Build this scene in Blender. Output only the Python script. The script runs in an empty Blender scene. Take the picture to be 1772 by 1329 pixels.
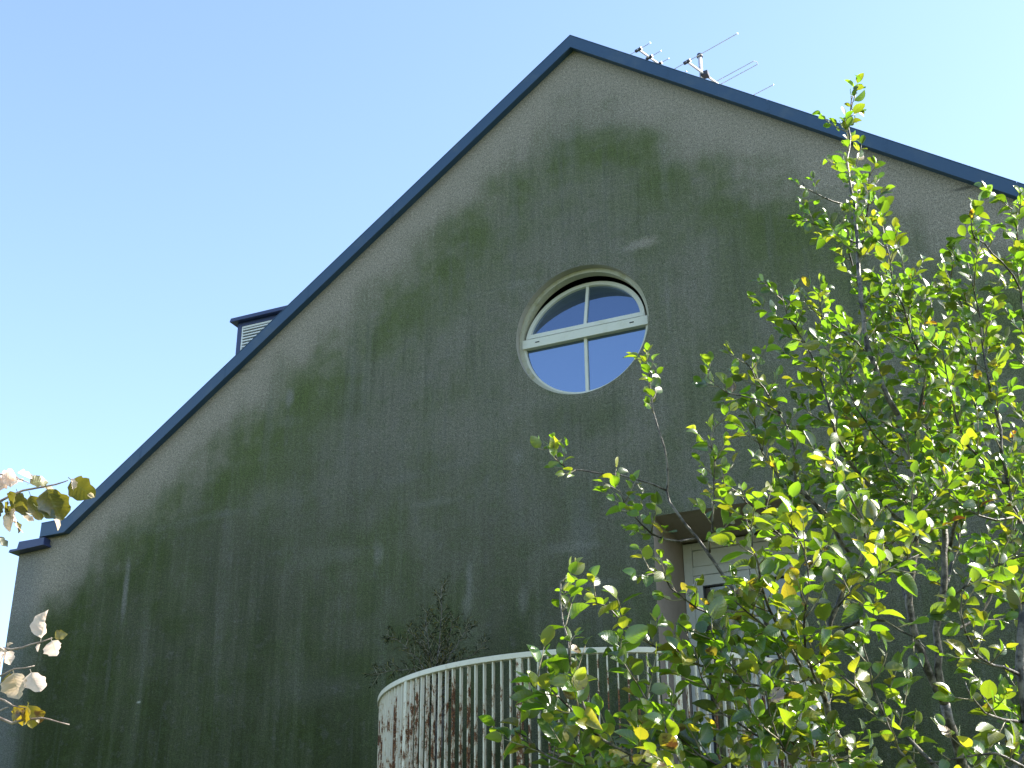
import bpy, bmesh, math, random
import numpy as np
from mathutils import Vector, Matrix
rng = np.random.default_rng(7); random.seed(7)
scene = bpy.context.scene
C = scene.collection
rad = math.radians

# ------------------------------------------------------------------ camera
F_PX, YAW, PITCH, ROLL = 2355.34, 0.4228005, 0.4323205, -0.0083052   # focal length in px of a 1772 px wide frame
EYE = np.array([0.0, -11.14257, 1.65])
cy_, sy_, cp_, sp_ = math.cos(YAW), math.sin(YAW), math.cos(PITCH), math.sin(PITCH)
FWD = np.array([-sy_*cp_, cy_*cp_, sp_]); r0 = np.array([cy_, sy_, 0.0]); u0 = np.cross(r0, FWD)
RGT = r0*math.cos(ROLL)+u0*math.sin(ROLL); UPV = -r0*math.sin(ROLL)+u0*math.cos(ROLL)
cam = bpy.data.cameras.new('camera'); camo = bpy.data.objects.new('camera', cam); C.objects.link(camo)
cam.sensor_width = 36; cam.lens = F_PX/1772*36; cam.clip_start = .05; cam.clip_end = 3000
m3 = Matrix((RGT, UPV, -FWD)).transposed().to_4x4(); m3.translation = Vector(EYE); camo.matrix_world = m3
scene.camera = camo
scene.render.resolution_x, scene.render.resolution_y = 1024, 768

# ------------------------------------------------------------------ sky, sun, exposure
SUN_B, SUN_E = rad(28), rad(38)              # bearing from +x towards +y, elevation
w = bpy.data.worlds.new('World'); scene.world = w; w.use_nodes = True
nt = w.node_tree; bg = nt.nodes['Background']; bg.inputs['Strength'].default_value = 0.15
sky = nt.nodes.new('ShaderNodeTexSky'); sky.sky_type = 'NISHITA'; sky.sun_disc = False
sky.sun_elevation = SUN_E; sky.sun_rotation = rad(90)-SUN_B
sky.air_density = 1.0; sky.dust_density = 0.6; sky.ozone_density = 1.5; sky.altitude = 100
wb = nt.nodes.new('ShaderNodeMix'); wb.data_type = 'RGBA'; wb.blend_type = 'MULTIPLY'; wb.inputs[0].default_value = 1; wb.inputs[7].default_value = (1.02, .99, .97, 1)   # daylight white balance of the picture
nt.links.new(sky.outputs[0], wb.inputs[6]); nt.links.new(wb.outputs[2], bg.inputs[0])
sl = bpy.data.lights.new('sun', 'SUN'); sl.energy = 4.8; sl.angle = rad(.53); sl.color = (1, .94, .84)
so = bpy.data.objects.new('sun', sl); C.objects.link(so); so.location = (12, 18, 30)
S = Vector((math.cos(SUN_B)*math.cos(SUN_E), math.sin(SUN_B)*math.cos(SUN_E), math.sin(SUN_E)))
so.rotation_euler = S.to_track_quat('Z', 'Y').to_euler()
vs = scene.view_settings
vs.view_transform = 'Standard'; vs.look = 'None'; vs.gamma = 1; vs.use_curve_mapping = False; vs.exposure = 1.55

# ------------------------------------------------------------------ survey helpers: where a sight line meets a plane or a distance
def ray(px, py):
    return FWD+(px-886)/F_PX*RGT+(664.5-py)/F_PX*UPV
def at_y(px, py, y=0.0):
    d = ray(px, py); return EYE+d*((y-EYE[1])/d[1])
def at_z(px, py, z):
    d = ray(px, py); return EYE+d*((z-EYE[2])/d[2])
def at_d(px, py, dist):
    return EYE+ray(px, py)*dist
def to_px(P):
    d = np.asarray(P)-EYE; z = d@FWD
    return 886+F_PX*(d@RGT)/z, 664.5-F_PX*(d@UPV)/z, z

# ------------------------------------------------------------------ materials
class NB:
    def __init__(s, name):
        s.m = bpy.data.materials.new(name); s.m.use_nodes = True; s.t = s.m.node_tree; s.t.nodes.clear()
        s.out = s.n('ShaderNodeOutputMaterial')
    def n(s, typ, **kw):
        o = s.t.nodes.new(typ)
        for k, v in kw.items(): setattr(o, k, v)
        return o
    def put(s, sock, v):
        if v is None: return
        if isinstance(v, bpy.types.NodeSocket): s.t.links.new(v, sock)
        else:
            if hasattr(sock.default_value, '__len__') and not hasattr(v, '__len__'): v = (v,)*len(sock.default_value)
            if hasattr(v, '__len__') and len(sock.default_value) == 4 and len(v) == 3: v = (*v, 1)
            sock.default_value = v
    def math(s, op, a, b=None, c=None, clamp=False):
        o = s.n('ShaderNodeMath', operation=op, use_clamp=clamp)
        for i, v in enumerate((a, b, c)): s.put(o.inputs[i], v)
        return o.outputs[0]
    def mix(s, f, a, b, blend='MIX'):
        o = s.n('ShaderNodeMix', data_type='RGBA', blend_type=blend, clamp_factor=True)
        s.put(o.inputs[0], f); s.put(o.inputs[6], a); s.put(o.inputs[7], b); return o.outputs[2]
    def ss(s, v, lo, hi, a=0.0, b=1.0):
        o = s.n('ShaderNodeMapRange', interpolation_type='SMOOTHSTEP')
        for i, q in enumerate((v, lo, hi, a, b)): s.put(o.inputs[i], q)
        return o.outputs[0]
    def noise(s, vec, scale, detail=4, rough=.55, dist=0.0):
        o = s.n('ShaderNodeTexNoise'); s.put(o.inputs['Vector'], vec); o.inputs['Scale'].default_value = scale
        o.inputs['Detail'].default_value = detail; o.inputs['Roughness'].default_value = rough; o.inputs['Distortion'].default_value = dist
        return o.outputs[0]
    def obj(s): return s.n('ShaderNodeTexCoord').outputs['Object']
    def geo(s): return s.n('ShaderNodeNewGeometry')
    def map(s, vec, scale=(1, 1, 1), loc=(0, 0, 0)):
        o = s.n('ShaderNodeMapping'); s.put(o.inputs[0], vec); o.inputs['Scale'].default_value = scale; o.inputs['Location'].default_value = loc
        return o.outputs[0]
    def sep(s, vec):
        o = s.n('ShaderNodeSeparateXYZ'); s.put(o.inputs[0], vec); return o.outputs
    def bump(s, h, strength, dist):
        o = s.n('ShaderNodeBump'); s.put(o.inputs['Height'], h); o.inputs['Strength'].default_value = strength; o.inputs['Distance'].default_value = dist
        return o.outputs[0]
    def bsdf(s, col, rough=.6, normal=None, spec=.5, metal=0.0, **kw):
        o = s.n('ShaderNodeBsdfPrincipled'); s.put(o.inputs['Base Color'], col); s.put(o.inputs['Roughness'], rough)
        s.put(o.inputs['Specular IOR Level'], spec); s.put(o.inputs['Metallic'], metal)
        if normal is not None: s.put(o.inputs['Normal'], normal)
        return o.outputs[0]
    def done(s, sh): s.t.links.new(sh, s.out.inputs[0]); return s.m

RIDGE_X, RIDGE_Z, SLOPE = -4.25, 11.127, 0.737      # wall top at the ridge, under the verge trim
WALL_L, WALL_R = -11.125, 2.55
def rake(x): return RIDGE_Z-(.7428 if x < RIDGE_X else .7318)*abs(x-RIDGE_X)

def mat_stucco():
    b = NB('algae_stained_roughcast'); P = b.n('ShaderNodeNewGeometry').outputs['Position']
    x, y, z = b.sep(P)
    big = b.noise(P, .55, 3); med = b.noise(P, 2.1, 4); fine = b.noise(P, 95, 3, .7); gran = b.noise(P, 34, 2, .6)
    streak = b.noise(b.map(P, (5.5, 1, .32)), 1, 5, .62); streak2 = b.noise(b.map(P, (9.5, 1, .7), (3, 0, 7)), 1, 4, .6)
    dx = b.math('ABSOLUTE', b.math('SUBTRACT', x, RIDGE_X))
    top = b.math('SUBTRACT', RIDGE_Z, b.math('MULTIPLY', dx, SLOPE))
    dist = b.math('MULTIPLY', b.math('SUBTRACT', top, z), .805)
    jit = b.math('ADD', b.math('MULTIPLY', b.math('SUBTRACT', med, .5), .62), b.math('MULTIPLY', b.math('SUBTRACT', streak, .5), .28))
    dj = b.math('ADD', dist, jit)
    wet = b.ss(dj, .16, 1.12)                                # plaster under the verge stays dry and bare
    green = b.math('MULTIPLY', b.ss(dj, .34, 1.0), b.ss(dj, 1.95, .95))     # first line of algae below the dry strip
    low = b.ss(b.math('ADD', b.math('ADD', z, b.math('MULTIPLY', b.math('SUBTRACT', x, WALL_L), .20)), b.math('MULTIPLY', b.math('SUBTRACT', big, .5), 3.4)), 9.0, 4.1)
    bare = (.41, .36, .285); grey = (.240, .228, .178); moss = (.104, .140, .038); deep = (.033, .048, .009)
    c = b.mix(wet, bare, grey)
    c = b.mix(b.math('MULTIPLY', b.math('MULTIPLY', green, b.ss(b.math('ADD', b.math('MULTIPLY', med, .6), b.math('MULTIPLY', big, .4)), .36, .60, .25, 1.0)), .85), c, (.138, .175, .055))
    mp = b.ss(b.math('ADD', b.math('MULTIPLY', med, .40), b.math('ADD', b.math('MULTIPLY', big, .42), b.math('MULTIPLY', streak, .22))), .44, .64)
    c = b.mix(b.math('MULTIPLY', b.math('MULTIPLY', mp, wet), b.math('ADD', .50, b.math('MULTIPLY', low, .50))), c, moss)
    c = b.mix(b.math('MULTIPLY', b.math('MULTIPLY', low, wet), b.ss(streak, .38, .62, .95, .74)), c, deep)
    # run-off: paler and darker vertical washes
    c = b.mix(b.math('MULTIPLY', b.ss(streak, .50, .72), b.math('MULTIPLY', wet, b.ss(low, 0, 1, .45, .19))), c, (.215, .208, .180))
    streak3 = b.noise(b.map(P, (30, 1, 1.3), (1, 0, 3)), 1, 3, .6)
    c = b.mix(wet, c, b.mix(1.0, c, b.ss(streak3, .3, .7, .92, 1.07), 'MULTIPLY'))
    c = b.mix(b.math('MULTIPLY', b.ss(streak2, .55, .72), b.math('MULTIPLY', wet, .22)), c, (.19, .19, .17))
    c = b.mix(b.math('MULTIPLY', b.ss(streak2, .46, .30), b.math('MULTIPLY', wet, .30)), c, (.075, .090, .055))
    # corner strip washed paler by the eaves
    edge = b.math('ADD', b.math('SUBTRACT', x, WALL_L), b.math('MULTIPLY', b.math('SUBTRACT', streak2, .5), .35))
    c = b.mix(b.math('MULTIPLY', b.ss(edge, .55, .12), .62), c, (.24, .245, .235))
    # scuffs, patches and drip marks: (px, py, half width, half height in m, strength, colour)
    pale = (.30, .285, .25)
    marks = [(1113, 421, .17, .06, .85, (.42, .37, .30)), (1090, 427, .20, .05, .4, pale), (907, 489, .15, .05, .5, pale), (880, 496, .2, .07, .3, pale),
             (501, 690, .055, .11, .75, pale), (897, 792, .06, .09, .55, pale), (217, 1020, .035, .36, .8, (.27, .26, .23)), (812, 1005, .035, .20, .7, (.25, .245, .21)),
             (808, 1045, .055, .09, .45, pale), (655, 958, .06, .14, .5, pale), (560, 965, .40, .10, .22, pale), (905, 1042, .06, .15, .4, pale),
             (370, 892, .40, .05, .35, (.22, .22, .19)), (270, 915, .5, .06, .25, (.22, .22, .19)), (790, 803, .25, .05, .45, (.22, .21, .18)), (690, 828, .5, .06, .3, (.22, .21, .18)),
             (1155, 520, .03, .35, .4, pale), (1225, 490, .04, .5, .2, pale), (990, 255, .06, .35, .25, pale), (1150, 300, .05, .4, .25, pale), (560, 1190, .6, .14, .25, (.17, .17, .145)), (750, 870, .3, .04, .3, pale),
             (1010, 920, .10, .35, .5, (.21, .21, .19)), (990, 945, .25, .06, .45, pale), (960, 690, .5, .08, .2, pale), (500, 730, .2, .06, .25, pale), (1010, 1012, .3, .03, .45, pale), (1200, 850, .7, .12, .35, (.19, .19, .17)),
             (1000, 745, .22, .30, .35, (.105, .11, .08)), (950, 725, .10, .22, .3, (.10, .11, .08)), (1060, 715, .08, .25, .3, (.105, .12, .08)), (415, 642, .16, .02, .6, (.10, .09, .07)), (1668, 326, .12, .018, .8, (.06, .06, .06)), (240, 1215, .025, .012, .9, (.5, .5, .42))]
    wob = b.math('MULTIPLY', b.math('SUBTRACT', b.noise(P, 9, 3), .5), 1.3)
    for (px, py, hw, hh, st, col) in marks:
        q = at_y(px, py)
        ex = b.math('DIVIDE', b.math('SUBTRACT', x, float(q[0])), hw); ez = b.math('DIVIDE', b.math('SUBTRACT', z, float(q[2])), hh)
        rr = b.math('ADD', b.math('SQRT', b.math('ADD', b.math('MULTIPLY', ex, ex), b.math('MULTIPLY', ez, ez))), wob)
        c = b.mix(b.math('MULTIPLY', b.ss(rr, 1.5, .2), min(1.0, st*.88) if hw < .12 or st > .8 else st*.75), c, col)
    # grain of the roughcast
    patch = b.noise(P, 7.5, 4, .7)
    c = b.mix(b.math('MULTIPLY', b.ss(patch, .52, .68), b.math('MULTIPLY', wet, .35)), c, (.10, .135, .055))
    c = b.mix(b.math('MULTIPLY', b.ss(patch, .46, .32), b.math('MULTIPLY', wet, .22)), c, (.20, .19, .19))
    c = b.mix(b.ss(fine, .38, .60), b.mix(.55, c, (.015, .016, .012)), c)
    c = b.mix(b.math('MULTIPLY', b.ss(gran, .52, .70), .55), c, b.mix(1.0, c, 1.45, 'MULTIPLY'))
    c = b.mix(b.math('MULTIPLY', b.ss(gran, .47, .34), .35), c, b.mix(.5, c, (.02, .025, .018)))
    h = b.math('ADD', b.math('MULTIPLY', fine, .6), b.math('MULTIPLY', gran, .6))
    return b.done(b.bsdf(c, .95, b.bump(h, 1.0, .02), spec=.15))

def mat_paint(name, col, rough=.45, wear=(.5, .5, .5), amt=.15, scale=6, spec=.5, streak=False):
    b = NB(name); P = b.n('ShaderNodeNewGeometry').outputs['Position']
    n = b.noise(b.map(P, (1, 1, .25)) if streak else P, scale, 5, .65); n2 = b.noise(P, scale*9, 3)
    c = b.mix(b.math('MULTIPLY', b.ss(n, .5, .75), amt), col, wear)
    c = b.mix(b.math('MULTIPLY', b.ss(n2, .5, .8), amt*.6), c, tuple(.55*v for v in col))
    r = b.math('ADD', rough, b.math('MULTIPLY', b.math('SUBTRACT', n, .5), .25))
    return b.done(b.bsdf(c, r, b.bump(n2, .08, .004), spec=spec))

def mat_rusty():
    b = NB('peeling_cream_paint_on_rusty_iron'); P = b.n('ShaderNodeNewGeometry').outputs['Position']
    oi = b.n('ShaderNodeObjectInfo').outputs['Random']
    off = b.n('ShaderNodeCombineXYZ'); b.put(off.inputs[2], b.math('MULTIPLY', oi, 40))
    va = b.n('ShaderNodeVectorMath', operation='ADD'); b.put(va.inputs[0], b.map(P, (1, 1, .42))); b.put(va.inputs[1], off.outputs[0])
    n = b.noise(va.outputs[0], 24, 6, .72); n2 = b.noise(P, 80, 4, .7); z = b.sep(P)[2]
    lower = b.ss(z, 4.06, 3.75, -.06, .055)
    v = b.math('ADD', b.math('ADD', n, b.math('MULTIPLY', b.math('SUBTRACT', n2, .5), .25)), b.math('ADD', lower, b.math('MULTIPLY', b.math('SUBTRACT', oi, .5), .16)))
    rust = b.ss(v, .562, .60); halo = b.ss(v, .48, .56)
    c = b.mix(b.math('MULTIPLY', halo, .5), (.60, .56, .43), (.42, .28, .13))
    rc = b.mix(b.ss(n2, .4, .65), (.050, .022, .012), (.23, .095, .030))
    c = b.mix(rust, c, rc)
    return b.done(b.bsdf(c, b.math('ADD', .45, b.math('MULTIPLY', rust, .45)), b.bump(b.math('SUBTRACT', n2, b.math('MULTIPLY', rust, .8)), .35, .003)))

def mat_glass(name, tint, body):
    b = NB(name); P = b.n('ShaderNodeNewGeometry').outputs['Position']
    n = b.noise(P, 1.3, 2); nrm = b.bump(n, .03, .05)
    g = b.n('ShaderNodeBsdfGlossy'); g.inputs['Color'].default_value = (*tint, 1); g.inputs['Roughness'].default_value = .03; b.put(g.inputs['Normal'], nrm)
    d = b.bsdf(body, .3, spec=.5)
    lw = b.n('ShaderNodeLayerWeight'); lw.inputs[0].default_value = .35; b.put(lw.inputs['Normal'], nrm)
    ms = b.n('ShaderNodeMixShader'); b.put(ms.inputs[0], b.math('ADD', .62, b.math('MULTIPLY', lw.outputs['Fresnel'], .38), clamp=True))
    b.t.links.new(d, ms.inputs[1]); b.t.links.new(g.outputs[0], ms.inputs[2])
    return b.done(ms.outputs[0])

def mat_leaf(name, front, back, trans, gloss=.34, mixf=.50, spec=1.0, ior=1.6):
    b = NB(name); g = b.geo()
    tint = b.n('ShaderNodeAttribute', attribute_name='tint').outputs['Color']
    uv = b.n('ShaderNodeUVMap').outputs[0]; ux, uy, _ = b.sep(uv)
    tr, tg, tb = b.sep(tint)                                # r: autumn yellow, g: brightness, b: blotch offset
    # side veins and midrib
    av = b.math('ABSOLUTE', b.math('SUBTRACT', uy, .5))
    vein = b.math('SINE', b.math('MULTIPLY', b.math('SUBTRACT', ux, b.math('MULTIPLY', av, .5)), 48))
    mid = b.ss(av, .05, .015)
    nz = b.noise(g.outputs['Position'], 60, 3)
    f = b.mix(tr, front, (.34, .28, .02)); f = b.mix(b.math('MULTIPLY', b.math('SUBTRACT', nz, .3), .5), f, tuple(v*.5 for v in front))
    bc = b.mix(tr, back, (.38, .33, .12))
    c = b.mix(g.outputs['Backfacing'], f, bc)
    c = b.mix(b.math('MULTIPLY', mid, .5), c, (.30, .34, .12))
    br = b.ss(b.math('ADD', b.math('MULTIPLY', tr, .6), b.math('ADD', b.noise(g.outputs['Position'], 28, 3), b.math('MULTIPLY', tb, .22))), 1.14, 1.26)
    c = b.mix(b.math('MULTIPLY', br, .8), c, (.12, .05, .015))
    sc = b.math('ADD', .50, b.math('MULTIPLY', tg, .85))
    c = b.mix(1.0, c, sc, 'MULTIPLY')
    t = b.mix(tr, trans, (.62, .44, .02)); t = b.mix(b.math('MULTIPLY', mid, .4), t, tuple(v*.5 for v in trans)); t = b.mix(br, t, (.14, .05, .01)); t = b.mix(1.0, t, sc, 'MULTIPLY')
    nrm = b.bump(b.math('ADD', vein, b.math('MULTIPLY', nz, 1.5)), .10, .0025)
    p = b.bsdf(c, gloss, nrm, spec=spec); p.node.inputs['IOR'].default_value = ior
    tl = b.n('ShaderNodeBsdfTranslucent'); b.put(tl.inputs[0], t); b.put(tl.inputs['Normal'], nrm)
    ms = b.n('ShaderNodeMixShader'); ms.inputs[0].default_value = mixf
    b.t.links.new(p, ms.inputs[1]); b.t.links.new(tl.outputs[0], ms.inputs[2])
    return b.done(ms.outputs[0])

def mat_bark(name, a, c2, rough=.6):
    b = NB(name); P = b.n('ShaderNodeNewGeometry').outputs['Position']
    n = b.noise(P, 22, 5, .65); n2 = b.noise(P, 140, 3)
    c = b.mix(b.ss(n, .4, .62), a, c2)
    return b.done(b.bsdf(c, rough, b.bump(b.math('ADD', n, n2), .4, .006), spec=.45))

def mat_grass():
    b = NB('lawn'); P = b.n('ShaderNodeNewGeometry').outputs['Position']
    n = b.noise(P, .35, 5); n2 = b.noise(P, 14, 4)
    c = b.mix(n, (.045, .075, .022), (.085, .105, .035)); c = b.mix(b.math('MULTIPLY', n2, .6), c, (.03, .05, .014))
    return b.done(b.bsdf(c, .9, b.bump(n2, .8, .05), spec=.2))

M = {}
M['stucco'] = mat_stucco()
M['trim'] = mat_paint('slate_blue_coated_metal', (.034, .074, .138), .42, (.16, .18, .17), .22, 3, .4)
M['roof'] = mat_paint('grey_roofing', (.10, .10, .105), .7)
M['window'] = mat_paint('cream_window_paint', (.60, .585, .48), .45, (.33, .31, .10), .28, 5)
M['frame_algae'] = mat_paint('cream_frame_with_algae', (.44, .42, .31), .55, (.24, .215, .05), .75, 7)
M['reveal'] = mat_paint('plaster_reveal', (.36, .335, .28), .9, (.16, .16, .09), .5, 4, .2)
M['loggia'] = mat_paint('brown_recess_paint', (.33, .27, .215), .8, (.20, .16, .12), .5, 2.5, .2)
M['door'] = mat_paint('pale_door_paint', (.56, .56, .50), .45, (.38, .38, .30), .3, 5)
M['seam'] = mat_paint('dark_rubber_seal', (.02, .02, .018), .6)
M['dark'] = mat_paint('dark_interior', (.018, .018, .02), .8)
M['glass'] = mat_glass('sky_coated_glass', (.28, .36, .50), (.05, .08, .14))
M['door_glass'] = mat_glass('door_glass', (.20, .185, .14), (.012, .012, .010))
M['rusty'] = mat_rusty()
M['rail'] = mat_paint('cream_handrail_paint', (.66, .61, .48), .45, (.32, .22, .10), .35, 14)
M['slab'] = mat_paint('balcony_concrete', (.28, .28, .25), .9, (.10, .12, .07), .5, 3, .2)
M['vent_trim'] = mat_paint('dark_blue_sheet', (.026, .042, .12), .4, (.1, .1, .16), .1, 5)
M['white'] = mat_paint('white_louvre_paint', (.72, .72, .68), .45, (.4, .4, .36), .2, 8)
M['alu'] = NB('dull_aluminium'); _b = M['alu']; M['alu'] = _b.done(_b.bsdf((.62, .60, .62), .38, metal=.35))
M['plastic'] = mat_paint('dark_clip_plastic', (.03, .03, .05), .5)
M['bark'] = mat_bark('willow_bark', (.024, .019, .015), (.17, .15, .125), .45)
M['twig'] = mat_bark('young_twig', (.12, .10, .055), (.30, .27, .18), .5)
M['drybark'] = mat_bark('pale_dry_twig', (.20, .15, .12), (.38, .31, .26), .6)
M['leaf'] = mat_leaf('willow_leaf', (.050, .105, .016), (.115, .15, .065), (.21, .43, .012))
M['leafB'] = mat_leaf('broad_leaf', (.050, .105, .015), (.115, .15, .060), (.235, .44, .010))
M['leafP'] = mat_leaf('pale_dry_sunlit_leaf', (.55, .45, .37), (.60, .50, .42), (.78, .62, .50), .5, .55)  # dry pallor, plus the sun's blown-out white put into the colour
M['leafL'] = mat_leaf('large_autumn_leaf', (.060, .070, .020), (.22, .17, .13), (.17, .19, .02), .45, .42)
M['needle'] = mat_leaf('dark_yew_needle', (.006, .013, .005), (.009, .016, .006), (.008, .018, .003), .7, .25, .25, 1.4)
M['grass'] = mat_grass()
M['pot'] = mat_paint('clay_pot', (.26, .12, .07), .85, (.34, .26, .2), .4, 6, .2)
M['soil'] = mat_paint('potting_soil', (.03, .022, .015), .95)

# ------------------------------------------------------------------ object helpers
def link(o, parent=None):
    C.objects.link(o)
    if parent is not None: o.parent = parent
    return o
def tag(o, label, cat=None, group=None, kind=None):
    if label: o['label'] = label
    if cat: o['category'] = cat
    if group: o['group'] = group
    if kind: o['kind'] = kind
    return o
def empty(name, loc, label, cat, group=None):
    o = bpy.data.objects.new(name, None); o.location = loc; o.empty_display_size = .2; link(o)
    return tag(o, label, cat, group)
def mesh_obj(name, verts, faces, mat, parent=None, smooth=False, world=True):
    me = bpy.data.meshes.new(name); me.from_pydata([tuple(map(float, v)) for v in verts], [], [tuple(f) for f in faces]); me.update()
    bm = bmesh.new(); bm.from_mesh(me); bmesh.ops.recalc_face_normals(bm, faces=bm.faces); bm.to_mesh(me); bm.free()
    if smooth: me.polygons.foreach_set('use_smooth', [True]*len(me.polygons))
    me.materials.append(mat if not isinstance(mat, str) else M[mat])
    o = bpy.data.objects.new(name, me); link(o)
    if parent is not None:
        o.parent = parent
        if world: o.matrix_parent_inverse = Matrix.Translation(-base_of(parent))
    return o
def base_of(o):
    return o.location.copy() if o.type == 'EMPTY' else Vector((0, 0, 0))
class MB:
    def __init__(s): s.v = []; s.f = []
    def add(s, v, f):
        k = len(s.v); s.v += [tuple(q) for q in v]; s.f += [tuple(i+k for i in q) for q in f]; return s
    def box(s, a, b):
        x0, y0, z0 = a; x1, y1, z1 = b
        return s.add([(x0, y0, z0), (x1, y0, z0), (x1, y1, z0), (x0, y1, z0), (x0, y0, z1), (x1, y0, z1), (x1, y1, z1), (x0, y1, z1)],
                     [(0, 3, 2, 1), (4, 5, 6, 7), (0, 1, 5, 4), (1, 2, 6, 5), (2, 3, 7, 6), (3, 0, 4, 7)])
    def prism(s, poly, y0, y1):      # poly: (x,z) outline, extruded along y
        n = len(poly); v = [(x, y0, z) for x, z in poly]+[(x, y1, z) for x, z in poly]
        f = [tuple(range(n)), tuple(range(2*n-1, n-1, -1))]+[(i, (i+1) % n, n+(i+1) % n, n+i) for i in range(n)]
        return s.add(v, f)
    def tube(s, pts, radii, seg=6, cap=True):
        pts = np.asarray(pts, float); n = len(pts)
        t = np.gradient(pts, axis=0); t /= np.linalg.norm(t, axis=1, keepdims=True)+1e-9
        a = np.array([0, 0, 1.]) if abs(t[0][2]) < .9 else np.array([1., 0, 0])
        nrm = np.cross(t[0], a); nrm /= np.linalg.norm(nrm); v = []
        ang = np.arange(seg)*2*np.pi/seg
        for i in range(n):
            nrm = nrm-t[i]*(nrm@t[i]); nrm /= np.linalg.norm(nrm)+1e-9; bn = np.cross(t[i], nrm)
            rr = radii[i] if hasattr(radii, '__len__') else radii
            v += list(pts[i]+rr*(np.cos(ang)[:, None]*nrm+np.sin(ang)[:, None]*bn))
        f = [(i*seg+j, i*seg+(j+1) % seg, (i+1)*seg+(j+1) % seg, (i+1)*seg+j) for i in range(n-1) for j in range(seg)]
        if cap: f += [tuple(range(seg-1, -1, -1)), tuple((n-1)*seg+j for j in range(seg))]
        return s.add(v, f)
    def build(s, name, mat, parent=None, smooth=False): return mesh_obj(name, s.v, s.f, mat, parent, smooth)
def bevel(o, w=.004, seg=2):
    md = o.modifiers.new('edge', 'BEVEL'); md.width = w; md.segments = seg; md.limit_method = 'ANGLE'; return o

# ------------------------------------------------------------------ ground
g = 900
gr = mesh_obj('ground', [(-g, -g, 0), (g, -g, 0), (g, g, 0), (-g, g, 0)], [(0, 1, 2, 3)], 'grass')
tag(gr, 'mown grass lawn around the house', None, None, 'structure')

# ------------------------------------------------------------------ the house
WX, WZ, WR = -4.235, 7.768, .70          # round window
q = at_y(1005.5, 568); WX, WZ = float(q[0]), float(q[2])
DX0, DX1, DTOP, DDEP = -3.635, -2.36, 5.70, .95
FLOOR = 3.08
DEPTH = 10.0
house = empty('gable_house', (RIDGE_X, DEPTH/2, 0), 'grey-green roughcast gable house with blue verge trim and a round window', 'house')
KNEE_X = float(at_y(111, 915, -.085)[0])
def wall_outline():
    zk = rake(KNEE_X)+.03
    return [(WALL_L, 0.0), (WALL_R, 0.0), (WALL_R, rake(WALL_R)+.03), (RIDGE_X, RIDGE_Z+.03), (KNEE_X, zk), (WALL_L, zk-.07)]
def front_wall():
    bm = bmesh.new()
    def loop(pts):
        vs_ = [bm.verts.new((x, 0, z)) for x, z in pts]
        return vs_, [bm.edges.new((vs_[i], vs_[(i+1) % len(vs_)])) for i in range(len(vs_))]
    o, eo = loop(wall_outline())
    NW = 96
    wv, ew = loop([(WX+WR*math.cos(2*math.pi*i/NW), WZ+WR*math.sin(2*math.pi*i/NW)) for i in range(NW)])
    dv, ed = loop([(DX0, FLOOR), (DX1, FLOOR), (DX1, DTOP), (DX0, DTOP)])
    bmesh.ops.triangle_fill(bm, edges=eo+ew+ed, use_beauty=True)
    for f in bm.faces:
        if f.normal.y > 0: f.normal_flip()
    me = bpy.data.meshes.new('wall'); bm.to_mesh(me); bm.free(); me.materials.append(M['stucco'])
    ob = link(bpy.data.objects.new('wall', me), house); ob.matrix_parent_inverse = Matrix.Translation(-house.location)
    return ob
wall = front_wall()
tag(wall, 'gable wall in grey roughcast stained green with algae, bare strip under the trim')
# side and back walls, inner ceiling keeps rooms dark
sw = MB()
zl, zr = rake(KNEE_X)-.04, rake(WALL_R)+.03
sw.add([(WALL_L, 0, 0), (WALL_L, DEPTH, 0), (WALL_L, DEPTH, zl), (WALL_L, 0, zl)], [(0, 1, 2, 3)])
sw.build('wall', 'stucco', house)
sw = MB().add([(WALL_R, 0, 0), (WALL_R, DEPTH, 0), (WALL_R, DEPTH, zr), (WALL_R, 0, zr)], [(0, 1, 2, 3)]); sw.build('wall', 'stucco', house)
ol = wall_outline(); sw = MB().add([(x, DEPTH, z) for x, z in ol], [tuple(range(len(ol)))]); sw.build('wall', 'stucco', house)
# roof slabs
for sgn, xe in ((-1, KNEE_X), (1, WALL_R+.12)):
    ze = rake(xe)
    MB().prism([(RIDGE_X, RIDGE_Z+.10), (xe, ze+.10), (xe, ze-.03), (RIDGE_X, RIDGE_Z-.03)], .004, DEPTH+.1).build('roof', 'roof', house)
MB().prism([(KNEE_X, rake(KNEE_X)+.10), (-10.87, rake(KNEE_X)+.03), (-10.87, rake(KNEE_X)-.09), (KNEE_X, rake(KNEE_X)-.03)], .004, DEPTH+.1).build('roof', 'roof', house)
# verge trim: sheet-metal boards with a small cap and drip edge, one board per run
TT = .140   # height above the wall line (vertical)
kz = rake(KNEE_X)
def trim_run(a, b, name='verge_trim'):
    (xa, za), (xb, zb) = a, b
    m = MB()
    m.prism([(xa, za-.008), (xb, zb-.008), (xb, zb+TT), (xa, za+TT)], -.085, .003)
    o = m.build(name, 'trim', house)
    c = MB().prism([(xa, za+TT+.002), (xb, zb+TT+.002), (xb, zb+TT+.010), (xa, za+TT+.010)], -.088, .12); c.build('cap_strip', 'trim', o)
    d = MB().prism([(xa, za-.016), (xb, zb-.016), (xb, zb-.0095), (xa, za-.0095)], -.088, -.062); d.build('drip_edge', 'trim', o)
    return o
def lap(x):
    z = rake(x); sl = -.7318 if x > RIDGE_X else .7428; h = .014
    MB().prism([(x-h, z-h*sl-.004), (x+h, z+h*sl-.004), (x+h, z+h*sl+TT-.004), (x-h, z-h*sl+TT-.004)], -.0872, -.0845).build('lap_seam', 'trim', house)
    for dz in (.03, TT-.035): MB().tube([(x, -.0865, z+dz), (x, -.0895, z+dz)], .0055, 8).build('screw', 'trim', house)
def rk(x): return (x, rake(x))
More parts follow.
